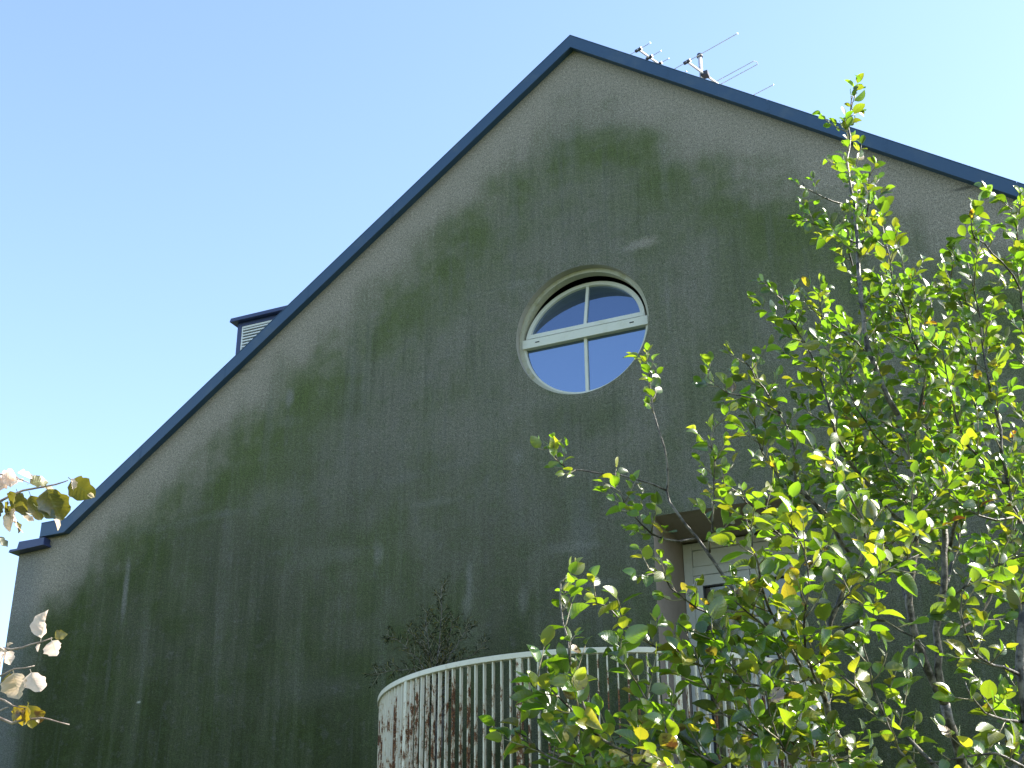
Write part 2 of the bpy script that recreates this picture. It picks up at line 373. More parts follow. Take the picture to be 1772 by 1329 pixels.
for x_ in (-5.4, -6.4, -7.43, -8.45, -9.5, -3.2, -2.2, -1.15, -.1, 1.2): lap(x_)
# lengths of sheet: joints left 3 mm open
cutsL = [RIDGE_X, -6.4, -8.45, KNEE_X]
for a, b in zip(cutsL[:-1], cutsL[1:]): trim_run(rk(a-(.0 if a == RIDGE_X else .0015)), rk(b+(.0015 if b != KNEE_X else 0)))
cutsR = [RIDGE_X, -2.2, -.1, WALL_R+.13]
for a, b in zip(cutsR[:-1], cutsR[1:]): trim_run(rk(a+(0 if a == RIDGE_X else .0015)), rk(b-.0015))
s0 = at_y(68.5, 928, -.085)
trim_run((KNEE_X, kz), (float(s0[0]), float(s0[2])+.008))
# eaves gutter at the left, its boxed end showing
gA = at_y(36, 948, -.06); gB = at_y(80, 939, -.06)
x0, x1 = float(gA[0]), float(gB[0]); zg = float(gB[2])+.0
zb0 = 6.375
gm = MB().prism([(x0-.02, zb0+.03), (x1, zb0+.045), (x1, zb0+.115), (x0, zb0+.115)], -.10, DEPTH); gut = gm.build('gutter', 'vent_trim', house)
MB().prism([(x0-.115, zb0), (x1+.02, zb0+.022), (x1+.02, zb0+.043), (x0-.02, zb0+.028), (x0-.10, zb0+.03)], -.12, DEPTH).build('gutter_lip', 'vent_trim', gut)

# ---- round window
NW = 96
def circ(r, y, a0=0, a1=2*math.pi, n=NW, cx=WX, cz=WZ):
    return [(cx+r*math.cos(a0+(a1-a0)*i/n), y, cz+r*math.sin(a0+(a1-a0)*i/n)) for i in range(n+1)]
def arc_band(r0_, r1_, y0, y1, a0=0, a1=2*math.pi, n=NW, cx=WX, cz=WZ):
    A = circ(r0_, y0, a0, a1, n, cx, cz); B = circ(r1_, y0, a0, a1, n, cx, cz); Cc = circ(r1_, y1, a0, a1, n, cx, cz); D = circ(r0_, y1, a0, a1, n, cx, cz)
    m = MB(); k = n+1; f = []
    for i in range(n):
        for a, b in ((0, 1), (1, 2), (2, 3), (3, 0)):
            f.append((a*k+i, a*k+i+1, b*k+i+1, b*k+i))
    f += [(0, k, 2*k, 3*k), (n, k+n, 2*k+n, 3*k+n)]
    return m.add(A+B+Cc+D, f)
FR = .085        # frame set back into the wall
MB().add(circ(WR, 0)+circ(WR, FR+.02), [(i, i+1, NW+2+i, NW+1+i) for i in range(NW)]).build('window_reveal', 'reveal', house, True)
win = arc_band(WR-.042, WR+.01, FR, FR+.09).build('round_window', 'frame_algae', house)
tag(win, 'round cream window, upper half tilted inwards')
arc_band(WR-.062, WR-.038, FR+.012, FR+.085, 0, -math.pi, 64).build('lower_bead', 'window', win)
# transom
TZ = -.010
hw = math.sqrt((WR-.03)**2-.08**2)
tr = bevel(MB().box((WX-hw, FR-.012, WZ+TZ-.052), (WX+hw, FR+.088, WZ+TZ+.045)).build('transom', 'window', win))
MB().box((WX-hw+.02, FR+.004, WZ+TZ+.0455), (WX+hw-.02, FR+.06, WZ+TZ+.0525)).build('seal', 'seam', tr)
for sx in (-.50, .50):
    MB().box((WX+sx-.022, FR-.016, WZ+TZ-.006), (WX+sx+.022, FR-.011, WZ+TZ+.004)).build('drain_slot', 'seam', tr)
def sector(r, a0, a1, clip, n=32):
    return [(clip[0], clip[1])]+[(r*math.cos(a0+(a1-a0)*i/n), r*math.sin(a0+(a1-a0)*i/n)) for i in range(n+1)]
# lower fixed lights: two quarter panes either side of a glazing bar
RL = WR-.044
zt = TZ-.05
for s in (-1, 1):
    a_top = -math.asin(-zt/RL); pts = [(s*.008, zt)]+[(s*RL*math.cos(a), RL*math.sin(a)) for a in np.linspace(a_top, -math.pi/2+.012, 32)]
    if s < 0: pts = pts[::-1]
    MB().prism([(WX+a, WZ+b) for a, b in pts], FR+.045, FR+.061).build('pane', 'glass', win)
bevel(MB().box((WX-.016, FR+.022, WZ-RL+.0), (WX+.016, FR+.070, WZ+zt)).build('glazing_bar', 'window', win), .003)
# upper sash, hinged on the transom, leaning into the room
LEAN = rad(13)
HZ, HY = WZ+TZ+.052, FR+.02
def lean_mesh(o):
    Rm = Matrix.Translation((0, HY, HZ)) @ Matrix.Rotation(-LEAN, 4, 'X') @ Matrix.Translation((0, -HY, -HZ))
    o.data.transform(Rm); return o
RS = WR-.066
zs = TZ+.052
a0s = math.asin(zs/RS)
sash = arc_band(RS-.045, RS, HY-.015, HY+.05, a0s, math.pi-a0s, 72)
sash.box((WX-RS*math.cos(a0s)+.012, HY-.018, HZ+.001), (WX+RS*math.cos(a0s)-.012, HY+.048, HZ+.052))
sash = lean_mesh(sash.build('tilting_sash', 'window', win))
RP = RS-.04; z1 = zs+.05
a1s = math.asin(z1/RP)
for s in (-1, 1):
    pts = [(s*.008, z1)]+[(s*RP*math.cos(a), RP*math.sin(a)) for a in np.linspace(a1s, math.pi/2-.012, 32)]
    if s < 0: pts = pts[::-1]
    lean_mesh(MB().prism([(WX+a, WZ+b) for a, b in pts], HY+.012, HY+.028).build('pane', 'glass', win))
lean_mesh(MB().box((WX-.015, HY-.008, HZ+.05), (WX+.015, HY+.035, WZ+RP)).build('glazing_bar', 'window', win))
# the room behind, dark
hole = MB().box((WX-1.2, FR+.10, WZ-1.0), (WX+1.2, 3.0, WZ+1.05)).build('attic_room', 'dark', house)
bm = bmesh.new(); bm.from_mesh(hole.data)
fr = [f for f in bm.faces if abs(f.normal.y+1) < .01 or abs(f.calc_center_median().y-(FR+.10)) < .01]
bmesh.ops.delete(bm, geom=fr, context='FACES'); bm.to_mesh(hole.data); bm.free()
# closing ring between the frame and the room so no light leaks
arc_band(WR-.02, 1.35, FR+.086, FR+.099, 0, 2*math.pi, 64).build('lining', 'dark', house)

# ---- balcony door in its recess
rec = MB()
rec.add([(DX0, 0, FLOOR), (DX0, DDEP, FLOOR), (DX0, DDEP, DTOP), (DX0, 0, DTOP)], [(0, 1, 2, 3)])
rec.add([(DX1, 0, FLOOR), (DX1, DDEP, FLOOR), (DX1, DDEP, DTOP), (DX1, 0, DTOP)], [(0, 1, 2, 3)])
rec.add([(DX0, 0, DTOP), (DX1, 0, DTOP), (DX1, DDEP, DTOP), (DX0, DDEP, DTOP)], [(0, 1, 2, 3)])
rec.add([(DX0, DDEP, FLOOR), (DX1, DDEP, FLOOR), (DX1, DDEP, DTOP), (DX0, DDEP, DTOP)], [(0, 1, 2, 3)])
rec.build('door_recess', 'loggia', house)
DY = DDEP-.10
fl, frr = DX0+.005, DX1-.005
ft = DTOP-.02
dm = MB(); dm.box((fl, DY, FLOOR), (fl+.085, DDEP-.004, ft)); dm.box((frr-.085, DY, FLOOR), (frr, DDEP-.004, ft)); dm.box((fl+.087, DY, ft-.07), (frr-.087, DDEP-.004, ft))
door = bevel(dm.build('balcony_door', 'door', house)); tag(door, 'pale two-leaf balcony door with plain panel above, behind the foliage')
PB = float(at_y(1199, 981, DY)[2]); LT = float(at_y(1202, 998, DY)[2])     # underside of the head panel, top of the leaves
bevel(MB().box((fl+.089, DY+.012, PB), (frr-.089, DDEP-.02, ft-.073)).build('head_panel', 'door', door))
bevel(MB().box((fl+.0865, DY-.004, LT+.006), (frr-.0865, DDEP-.02, PB-.006)).build('head_rail', 'door', door))
mid = (fl+frr)/2
for s, (xa, xb) in enumerate(((fl+.090, mid-.003), (mid+.003, frr-.090))):
    st = .085; lf = MB(); yb = DDEP-.035
    lf.box((xa, DY-.010, FLOOR+.02), (xa+st, yb, LT)); lf.box((xb-st, DY-.010, FLOOR+.02), (xb, yb, LT))
    lf.box((xa+st+.0005, DY-.009, LT-.10), (xb-st-.0005, yb, LT-.0005)); lf.box((xa+st+.0005, DY-.009, FLOOR+.02), (xb-st-.0005, yb, FLOOR+.22))
    leaf = bevel(lf.build('door_leaf', 'door', door), .003)
    MB().box((xa+st-.01, DY+.018, FLOOR+.21), (xb-st+.01, DY+.034, LT-.09)).build('pane', 'door_glass', door)
    sm = MB()
    for (a, b, c, d) in ((xa+st, xa+st+.012, FLOOR+.22, LT-.10), (xb-st-.012, xb-st, FLOOR+.22, LT-.10), (xa+st+.012, xb-st-.012, LT-.113, LT-.101), (xa+st+.012, xb-st-.012, FLOOR+.221, FLOOR+.233)):
        sm.box((a, DY-.006, c), (b, DY+.020, d))
    sm.build('glazing_seal', 'seam', door)
    hx = xa-.004 if s == 0 else xb+.004
    for hz in (LT-.13, FLOOR+.9, FLOOR+.25):
        h = MB().tube([(hx, DY-.022, hz-.05), (hx, DY-.022, hz+.05)], .014, 10); h.box((hx-.045, DY-.018, hz-.02), (hx+.055, DY-.011, hz+.02))
        h.build('hinge', 'alu', door)
# balcony slab
BC, BR_, RZ = (-4.165, 0.02), 1.935, 4.09
n = 64
arc = [(BC[0]+(BR_+.06)*math.cos(a), BC[1]+(BR_+.06)*math.sin(a)) for a in np.linspace(-math.pi, 0, n+1)]
arc = [(x, min(y, -.002)) for x, y in arc]
sv = [(x, y, FLOOR-.2) for x, y in arc]+[(x, y, FLOOR-.002) for x, y in arc]; k = n+1
MB().add(sv, [tuple(range(k-1, -1, -1)), tuple(range(k, 2*k))]+[(i, (i+1) % k, k+(i+1) % k, k+i) for i in range(k)]).build('balcony_slab', 'slab', house)
# ---- roof vent behind the left verge
VY = .30
va = at_y(405, 618, VY); vb = at_y(412, 560, VY); vc = at_y(486, 545, VY)
vx0 = float(vb[0]); vx1 = float(at_y(500, 530, VY)[0])+.35; vz1 = float(vb[2])
zr_ = lambda x: rake(x)+.06
vent = MB(); vent.prism([(vx0, zr_(vx0)-.05), (vx1, zr_(vx0)-.05), (vx1, vz1), (vx0, vz1)], VY+.03, VY+.9)
vent.box((vx0, VY, zr_(vx0)-.05), (vx0+.055, VY+.028, vz1)); vent.box((vx0+.056, VY, vz1-.05), (vx1, VY+.028, vz1))
vent = vent.build('roof_vent', 'vent_trim', house); tag(vent, 'small dark blue louvred vent box on the roof slope')
MB().prism([(vx0-.07, vz1+.002), (vx1+.05, vz1+.002), (vx1+.05, vz1+.045), (vx0-.055, vz1+.045)], VY-.07, VY+.97).build('cap', 'vent_trim', vent)
lf = MB().box((vx0+.058, VY+.004, zr_(vx0)-.04), (vx0+.075, VY+.026, vz1-.052)); lf.box((vx0+.076, VY+.004, vz1-.075), (vx1-.05, VY+.026, vz1-.052)); lf.build('louvre_frame', 'white', vent)
MB().box((vx0+.06, VY+.0265, zr_(vx0)-.04), (vx1-.05, VY+.0295, vz1-.06)).build('louvre_backing', 'seam', vent)
zz = vz1-.10
while zz > zr_(vx0):
    MB().prism([(vx0+.077, zz-.006), (vx1-.05, zz-.006), (vx1-.05, zz+.010), (vx0+.077, zz+.010)], VY+.0, VY+.024).build('slat', 'white', vent); zz -= .036

# ------------------------------------------------------------------ balcony railing
rail = empty('balcony_railing', (BC[0], -BR_/2, FLOOR), 'curved balcony railing of rusty peeling cream flat bars', 'railing')
def arc_box(r0_, r1_, z0, z1, a0, a1, n=90):
    A = np.linspace(a0, a1, n+1); v = []; f = []
    for a in A:
        c, s = math.cos(a), math.sin(a)
        v += [(BC[0]+r0_*c, BC[1]+r0_*s, z0), (BC[0]+r1_*c, BC[1]+r1_*s, z0), (BC[0]+r1_*c, BC[1]+r1_*s, z1), (BC[0]+r0_*c, BC[1]+r0_*s, z1)]
    for i in range(n):
        for j in range(4): f.append((4*i+j, 4*i+(j+1) % 4, 4*i+4+(j+1) % 4, 4*i+4+j))
    f += [(3, 2, 1, 0), (4*n, 4*n+1, 4*n+2, 4*n+3)]
    return MB().add(v, f)
bevel(arc_box(BR_-.028, BR_+.028, RZ-.042, RZ, -math.pi+.012, -.012).build('handrail', 'rail', rail), .004)
arc_box(BR_-.02, BR_+.02, FLOOR+.06, FLOOR+.095, -math.pi+.012, -.012).build('bottom_rail', 'rusty', rail)
bar = MB().box((-.015, -.0055, FLOOR-.04), (.015, .0055, RZ-.0425))
post = MB().box((-.020, -.020, FLOOR-.18), (.024, .022, RZ-.0425))
def bar_mesh(m, nm):
    me = bpy.data.meshes.new(nm); me.from_pydata(m.v, [], m.f); me.update(); me.materials.append(M['rusty']); return me
bme, pme = bar_mesh(bar, 'baluster'), bar_mesh(post, 'post')
pa = [math.atan2(*(lambda p: (p[1]-BC[1], p[0]-BC[0]))(at_z(px, py, RZ))) for px, py in ((708, 1171), (900, 1131))]
dpa = abs(pa[1]-pa[0]); posts = []
a = pa[1]
while a > -math.pi+.05: posts.append(a); a -= dpa
a = pa[1]+dpa
while a < -.05: posts.append(a); a += dpa
posts.sort()
nb = max(3, round(dpa*BR_/.072))
def put_bar(me, name, a, dz=0):
    o = bpy.data.objects.new(name, me); link(o, rail); o.location = (BC[0]+BR_*math.cos(a)-rail.location.x, BC[1]+BR_*math.sin(a)-rail.location.y, -rail.location.z)
    o.rotation_euler.z = a+random.gauss(0, .03)
for a in posts: put_bar(pme, 'post', a)
a = posts[0]; step = dpa/nb; i = 1
allb = []
j = -60
while j < 400:
    aa = posts[0]+j*step
    if -math.pi+.015 < aa < -.015 and (j % nb) != 0: put_bar(bme, 'baluster', aa+random.gauss(0, .0012))
    j += 1

# ------------------------------------------------------------------ aerials on the roof
MY = 3.2
mp = at_y(1213.5, 131, MY); mtop = at_y(1213.5, 98, MY)
mx, mz = float(mp[0]), float(mp[2])
hd = rad(20); bd = np.array([math.sin(hd), math.cos(hd), 0]); ed = np.array([math.cos(hd), -math.sin(hd), 0])
mast = empty('aerial_mast', (mx, MY, rake(mx)), 'silver aerial mast with dark cap standing behind the roof ridge', 'mast')
MB().tube([(mx, MY, rake(mx)-.1), (mx, MY, float(mtop[2]))], .026, 14).build('pole', 'alu', mast, True)
MB().tube([(mx, MY, float(mtop[2])-.004), (mx, MY, float(mtop[2])+.012), (mx, MY, float(mtop[2])+.045), (mx, MY, float(mtop[2])+.06)], [.040, .042, .034, .012], 14).build('cap', 'plastic', mast, True)
def yagi(center, z, t_list, rod, label, boom_r, near, far, dip=None):
    c0 = np.array([center[0], center[1], z])
    e = empty('tv_aerial', tuple(c0), label, 'aerial')
    MB().tube([c0-bd*near, c0+bd*far], boom_r, 10).build('boom', 'alu', e)
    for t, half in t_list:
        p = c0+bd*t
        o = MB().tube([p-ed*half, p+ed*half], rod, 6).build('element', 'alu', e)
        MB().tube([p-ed*.05-np.array([0, 0, .0]), p+ed*.05], boom_r*1.45, 8).build('clip', 'plastic', o)
    if dip:
        t, half, gap = dip; p = c0+bd*t
        q1 = [p-ed*half, p+ed*half, p+ed*(half+.02)+bd*gap/2, p+ed*half+bd*gap, p-ed*half+bd*gap, p-ed*(half+.02)+bd*gap/2, p-ed*half]
        MB().tube(q1, rod, 6, False).build('folded_dipole', 'alu', e)
    MB().box((c0[0]-.05, c0[1]-.05, z-.03), (c0[0]+.05, c0[1]+.05, z+.03)).build('clamp', 'plastic', e)
    return e
def along(px, py, z):
    p = at_z(px, py, z); return float((p-np.array([mx, MY, z]))@bd)
t1 = along(1184, 108, mz); t2 = along(1236, 141, mz); t3 = along(1298, 166, mz)
yagi((mx+.05, MY, 0), mz, [(t1, .80), (t3, .52)], .0058, 'long-armed silver television aerial with folded loop, clamped near the mast top', .016, -t1+.02, t3+.1, (t2, .62, .09))
p2 = at_y(1105, 86, 2.6); q2 = at_z(1121, 101, float(p2[2])); q3 = at_z(1140, 111, float(p2[2]))
m2 = p2+bd*1.25; lt = lambda p: float((p-m2)@bd)
yagi((float(m2[0]), float(m2[1]), 0), float(p2[2]), [(-1.25, .20), (lt(q2), .20), (lt(q3), .17), (-.45, .17), (-.2, .17), (.15, .22)], .005, 'small short-armed television aerial just right of the ridge', .015, 1.27, .25)
e2 = [o for o in C.objects if o.name.startswith('tv_aerial')][-1]
MB().tube([(float(m2[0]), float(m2[1]), rake(float(m2[0]))-.1), (float(m2[0]), float(m2[1]), float(m2[2])+.06)], .02, 10).build('mast', 'alu', e2)

# ------------------------------------------------------------------ foliage kit
def leaf_geo(shape, L=1.0, fold=.18, curl=.25, twist=.0, seg=7):
    us = np.linspace(0, 1, seg+1)
    w = {'ovate': lambda u: .36*np.sin(np.pi*u**.86)**.62*(1-.08*u), 'obovate': lambda u: .34*np.sin(np.pi*u**1.05)**.6, 'round': lambda u: .40*np.sin(np.pi*u**.85)**.7, 'needle': lambda u: .09*np.sin(np.pi*u)**.5}[shape](us)
    w = np.clip(w, 0.004, None); w[0] = .01; w[-1] = .006
    v = []; uv = []
    for i, u in enumerate(us):
        zc = -curl*u*u; tw = twist*u
        for s in (-1, 0, 1):
            y = s*w[i]; z = abs(s)*w[i]*fold*2+zc+.03*math.sin(u*17+s*2)*w[i]
            y, z = y*math.cos(tw)-(z-zc)*math.sin(tw), zc+y*math.sin(tw)+(z-zc)*math.cos(tw)
            v.append((.16+u*L, y, z)); uv.append((u, .5+.5*s))
    f = []
    for i in range(seg):
        for j in range(2): f.append((3*i+j, 3*i+3+j, 3*i+4+j, 3*i+1+j))
    # petiole
    k = len(v); v += [(0, -.012, 0), (0, .012, 0), (.17, .010, .0), (.17, -.010, 0)]; uv += [(0, .5)]*4; f.append((k, k+3, k+2, k+1))
    return np.array(v), f, np.array(uv)
def leaf_mesh(name, geo, tint, mat):
    v, f, uv = geo
    me = bpy.data.meshes.new(name); me.from_pydata(v.tolist(), [], f); me.update()
    ul = me.uv_layers.new(name='UVMap'); idx = np.zeros(len(me.loops), int); me.loops.foreach_get('vertex_index', idx)
    ul.data.foreach_set('uv', uv[idx].ravel())
    at = me.color_attributes.new('tint', 'FLOAT_COLOR', 'POINT'); at.data.foreach_set('color', np.tile((*tint, 1.0), (len(v), 1)).ravel())
    me.polygons.foreach_set('use_smooth', [True]*len(me.polygons)); me.materials.append(mat); return me
def joined_leaves(name, geos, items, mat, parent):
    V, Fc, UVs, T = [], [], [], []; k = 0
    for gi, Mx, tint in items:
        v, f, uv = geos[gi]
        vv = v@Mx[:3, :3].T+Mx[:3, 3]; V.append(vv); Fc += [tuple(i+k for i in q) for q in f]; UVs.append(uv); T.append(np.tile((*tint, 1.0), (len(v), 1))); k += len(v)
    V = np.concatenate(V); UV = np.concatenate(UVs); T = np.concatenate(T)
    me = bpy.data.meshes.new(name); me.from_pydata(V.tolist(), [], Fc); me.update()
    ul = me.uv_layers.new(name='UVMap'); idx = np.zeros(len(me.loops), int); me.loops.foreach_get('vertex_index', idx); ul.data.foreach_set('uv', UV[idx].ravel())
    at = me.color_attributes.new('tint', 'FLOAT_COLOR', 'POINT'); at.data.foreach_set('color', T.ravel())
    me.polygons.foreach_set('use_smooth', [True]*len(me.polygons)); me.materials.append(mat)
    o = link(bpy.data.objects.new(name, me), parent); o.matrix_parent_inverse = Matrix.Translation(-base_of(parent)); o['kind'] = 'stuff'
    return o
def unit(v): return v/(np.linalg.norm(v)+1e-9)
def frame_mat(p, d, up, s):
    x = unit(d); y = unit(np.cross(up, x)); z = np.cross(x, y); Mx = np.eye(4); Mx[:3, 0], Mx[:3, 1], Mx[:3, 2], Mx[:3, 3] = x*s, y*s, z*s, p; return Mx
def smooth_path(pts, per=.06, wob=.0):
    pts = np.asarray(pts, float)
    P0 = np.vstack([2*pts[0]-pts[1], pts, 2*pts[-1]-pts[-2]]); out = []
    for i in range(1, len(P0)-2):
        a, b, c, d = P0[i-1:i+3]; n = max(2, int(np.linalg.norm(c-b)/per))
        for t in np.arange(n)/n: out.append(.5*((2*b)+(-a+c)*t+(2*a-5*b+4*c-d)*t*t+(-a+3*b-3*c+d)*t**3))
    out.append(pts[-1]); out = np.array(out)
    if wob: out[1:-1] += rng.normal(0, wob, (len(out)-2, 3))
    return out
UPZ = np.array([0, 0, 1.])
LEAN_TO = np.array([.88, -.40, .26])
class Plant:
    def __init__(s, root, shape, mat, size, yellow=.12, tilt=.55, spacing=.026, edge=.30):
        s.edge = edge
        s.root = root; s.items = []; s.twigs = MB(); s.size = size; s.yellow = yellow; s.tilt = tilt; s.spacing = spacing; s.mat = mat
        s.geos = [leaf_geo(shape, 1.0, f, c, t) for f, c, t in ((.12, .12, .0), (.22, .25, .25), (.30, .10, -.2), (.18, .40, .1), (.08, .05, .3), (.26, .32, -.35), (.45, .55, .5), (.35, -.25, -.6))]
    def leaf(s, p, d, size):
        y = (rng.random()**3*.45 if rng.random() > s.yellow else .35+.6*rng.random())
        if rng.random() < s.edge: up = unit(LEAN_TO+rng.normal(0, .28, 3)); d = unit(d-.6*LEAN_TO*(d@LEAN_TO)+np.array([0, 0, rng.normal(0, .5)]))   # blades turned on edge to the open, sunny side
        else: up = unit(UPZ+rng.normal(0, s.tilt, 3))
        d = unit(d+rng.normal(0, .25, 3))
        s.items.append((int(rng.integers(len(s.geos))), frame_mat(p, d, up, size), (y, rng.random(), rng.random())))
    def shoot(s, pts, r0_, r1_, leaf_from=.15, size=None, dens=1.0):     # a leafy twig: leaves set alternately, smaller to the tip
        size = size or s.size; n = len(pts); L = np.linalg.norm(np.diff(pts, axis=0), axis=1); cum = np.r_[0, np.cumsum(L)]; tot = cum[-1]
        s.twigs.tube(pts, np.linspace(r0_, r1_, n), 5)
        t = tot*leaf_from+rng.random()*.02; ph = rng.random()*6.28
        while t < tot:
            i = min(np.searchsorted(cum, t)-1, n-2); i = max(i, 0); u = (t-cum[i])/(L[i]+1e-9); p = pts[i]*(1-u)+pts[i+1]*u; tg = unit(pts[i+1]-pts[i])
            a = unit(np.cross(tg, UPZ+rng.normal(0, .1, 3))); b = np.cross(a, tg)
            ph += 2.4+rng.normal(0, .3)
            side = a*math.cos(ph)+b*math.sin(ph); side[2] *= .5
            d = unit(tg*(.55+.5*t/tot)+side*1.0+np.array([0, 0, .10]))
            k = (.55+.70*rng.random())*(1.0 if t/tot < .8 else .8)
            s.leaf(p, d, size*k); t += s.spacing*(.6+.8*rng.random())/dens
        s.leaf(pts[-1], unit(pts[-1]-pts[-2]), size*.75)
    def side_twig(s, p, d, length, r=.0035, size=None, dens=1.0, lf=.1):
        n = max(4, int(length/.03)); d = unit(d); q = [p]; dd = d.copy()
        for i in range(n):
            dd = unit(dd+np.array([0, 0, .05])+rng.normal(0, .07, 3)); q.append(q[-1]+dd*length/n)
        s.shoot(np.array(q), r, .0012, lf, size, dens)
    def dress(s, path, f0=.2, f1=1.0, gap=.10, length=(.10, .30), size=None, dens=1.0, own=True, tiplen=.0):
        n = len(path); L = np.linalg.norm(np.diff(path, axis=0), axis=1); cum = np.r_[0, np.cumsum(L)]; tot = cum[-1]; t = tot*f0; ph = rng.random()*6.28
        while t < tot*f1:
            i = int(np.clip(np.searchsorted(cum, t)-1, 0, n-2)); u = (t-cum[i])/(L[i]+1e-9); p = path[i]*(1-u)+path[i+1]*u; tg = unit(path[i+1]-path[i])
            a = unit(np.cross(tg, UPZ+np.array([.01, .02, 0]))); b = np.cross(a, tg); ph += 2.3+rng.normal(0, .5)
            side = a*math.cos(ph)+b*math.sin(ph); ln = length[0]+(length[1]-length[0])*rng.random()*(1-.5*t/tot)
            s.side_twig(p, tg*.7+side+np.array([0, 0, .25]), ln, .0026+.004*ln, size, dens); t += gap*(.6+.8*rng.random())
    def finish(s, nobj=300):
        if s.twigs.v: tw = s.twigs.build('twigs', 'twig', s.root, True); tw['kind'] = 'stuff'
        def key(it):
            X, Y, z = to_px(it[1][:3, 3]); vis = (-40 < X < 1812) and (-40 < Y < 1369)
            return -(np.linalg.norm(it[1][:3, 0])/z if vis else 0)
        s.items.sort(key=key); near, rest = s.items[:nobj], s.items[nobj:]
        cache = {}
        for gi, Mx, tint in near:
            mt = 'leafP' if s.mat == 'leafL' and tint[1] > .65 else s.mat  # bright leaves take the pale colour with sun glare painted in
            kk = (gi, round(tint[0]*5), round(tint[1]*3), mt)
            if kk not in cache: cache[kk] = leaf_mesh('leaf', s.geos[gi], (kk[1]/5, kk[2]/3, rng.random()), M[mt])
            o = bpy.data.objects.new('leaf', cache[kk]); link(o, s.root); o.matrix_basis = Matrix.Translation(-s.root.location) @ Matrix(Mx.tolist())
        if rest: joined_leaves('foliage', s.geos, rest, M[s.mat], s.root)
def branch(root, pts, r0_, r1_, mat='bark', name='branch', seg=8, wob=.004):
    path = smooth_path(pts, .07, wob); n = len(path)
    if mat == 'bark' and name == 'branch': r0_, r1_ = r0_*1.3, r1_*1.25
    MB().tube(path, np.linspace(r0_, r1_, n)*(1+rng.normal(0, .04, n)), seg).build(name, mat, root, True); return path
def px_path(lst): return [at_d(x, y, d) for x, y, d in lst]

# ------------------------------------------------------------------ slender willow tree
base = at_d(1700, 1800, 6.15); base = np.array([base[0], base[1], 0.0])
tree = empty('willow_tree', tuple(base), 'slender sunlit multi-stemmed tree whose leader rises above the roof edge', 'tree')
P = Plant(tree, 'obovate', 'leaf', .069, .04, .42, .020, .36)
tb = at_d(1635, 1218, 5.95)
trunk = branch(tree, [base-np.array([0, 0, .1]), base+np.array([-.02, .02, .8]), at_d(1690, 1420, 6.05), at_d(1667, 1329, 6.0), at_d(1657, 1287, 5.97), tb], .040, .022, name='trunk', seg=12)
GF, SF = .84, 1.06
def stem(lst, r0_, r1_, f0=.15, gap=.085, length=(.12, .32), size=None, dens=1.0, f1=1.0):
    pth = branch(tree, px_path(lst), r0_, r1_); P.dress(pth, f0, f1, gap*GF, (length[0], length[1]*1.12), size*SF if size else None, dens); return pth
# left fork, becoming the leader above the roof line
stem([(1635, 1218, 5.95), (1602, 1149, 5.95), (1585, 1107, 5.95), (1572, 1043, 5.97), (1576, 990, 6.0), (1583, 930, 6.02), (1578, 808, 6.08), (1571, 792, 6.1), (1555, 719, 6.15)], .015, .011, .4, .16, (.12, .35))
stem([(1555, 719, 6.15), (1525, 660, 6.2), (1502, 600, 6.25), (1494, 545, 6.3), (1485, 472, 6.4), (1481, 393, 6.55), (1476, 330, 6.7), (1467, 295, 6.8), (1469, 255, 6.9), (1468, 220, 6.95), (1471, 181, 7.0), (1473, 166, 7.0)], .011, .0022, .05, .075, (.10, .24), .055, .9)
stem([(1488, 500, 6.85), (1472, 445, 6.8), (1458, 400, 6.75), (1452, 380, 6.72)], .005, .002, .4, .05, (.06, .14), .055)
stem([(1482, 420, 6.88), (1440, 400, 6.8), (1405, 385, 6.75), (1385, 372, 6.72)], .0045, .0016, .35, .05, (.05, .12), .055)
stem([(1478, 362, 6.92), (1440, 348, 6.85), (1400, 328, 6.8), (1388, 315, 6.78)], .004, .0016, .55, .05, (.05, .10), .05)
stem([(1486, 450, 6.86), (1500, 380, 6.8), (1505, 310, 6.75), (1506, 290, 6.75)], .0045, .0016, .2, .05, (.06, .14), .055)
# right fork
stem([(1635, 1218, 5.95), (1625, 1154, 5.95), (1622, 1090, 5.98), (1630, 1030, 6.0), (1636, 960, 6.05), (1630, 860, 6.3), (1610, 760, 6.9), (1590, 660, 7.0), (1590, 590, 7.1), (1575, 520, 7.15), (1565, 470, 7.2)], .014, .003, .32, .07, (.14, .38))
stem([(1636, 960, 6.7), (1665, 870, 6.6), (1680, 760, 6.5), (1690, 660, 6.5), (1672, 560, 6.45), (1655, 500, 6.4), (1640, 465, 6.4)], .009, .003, .15, .07, (.12, .34))
stem([(1626, 1049, 6.6), (1680, 1005, 6.4), (1730, 975, 6.3), (1800, 950, 6.2)], .008, .003, .15, .10, (.12, .3))
# right-hand stem running out of the frame
stem([(1800, 1000, 5.9), (1763, 894, 6.0), (1743, 841, 6.05), (1730, 742, 6.1), (1710, 662, 6.15), (1700, 590, 6.2), (1690, 520, 6.2), (1675, 455, 6.2)], .009, .002, .12, .07, (.12, .34), .062)
stem([(1800, 700, 6.3), (1780, 600, 6.3), (1765, 500, 6.35), (1757, 420, 6.4), (1760, 345, 6.4)], .007, .002, .1, .055, (.10, .26), .06)
stem([(1765, 500, 6.3), (1735, 455, 6.2), (1700, 425, 6.1), (1680, 400, 6.0), (1690, 370, 6.0)], .004, .0018, .55, .06, (.05, .10), .075, .8)
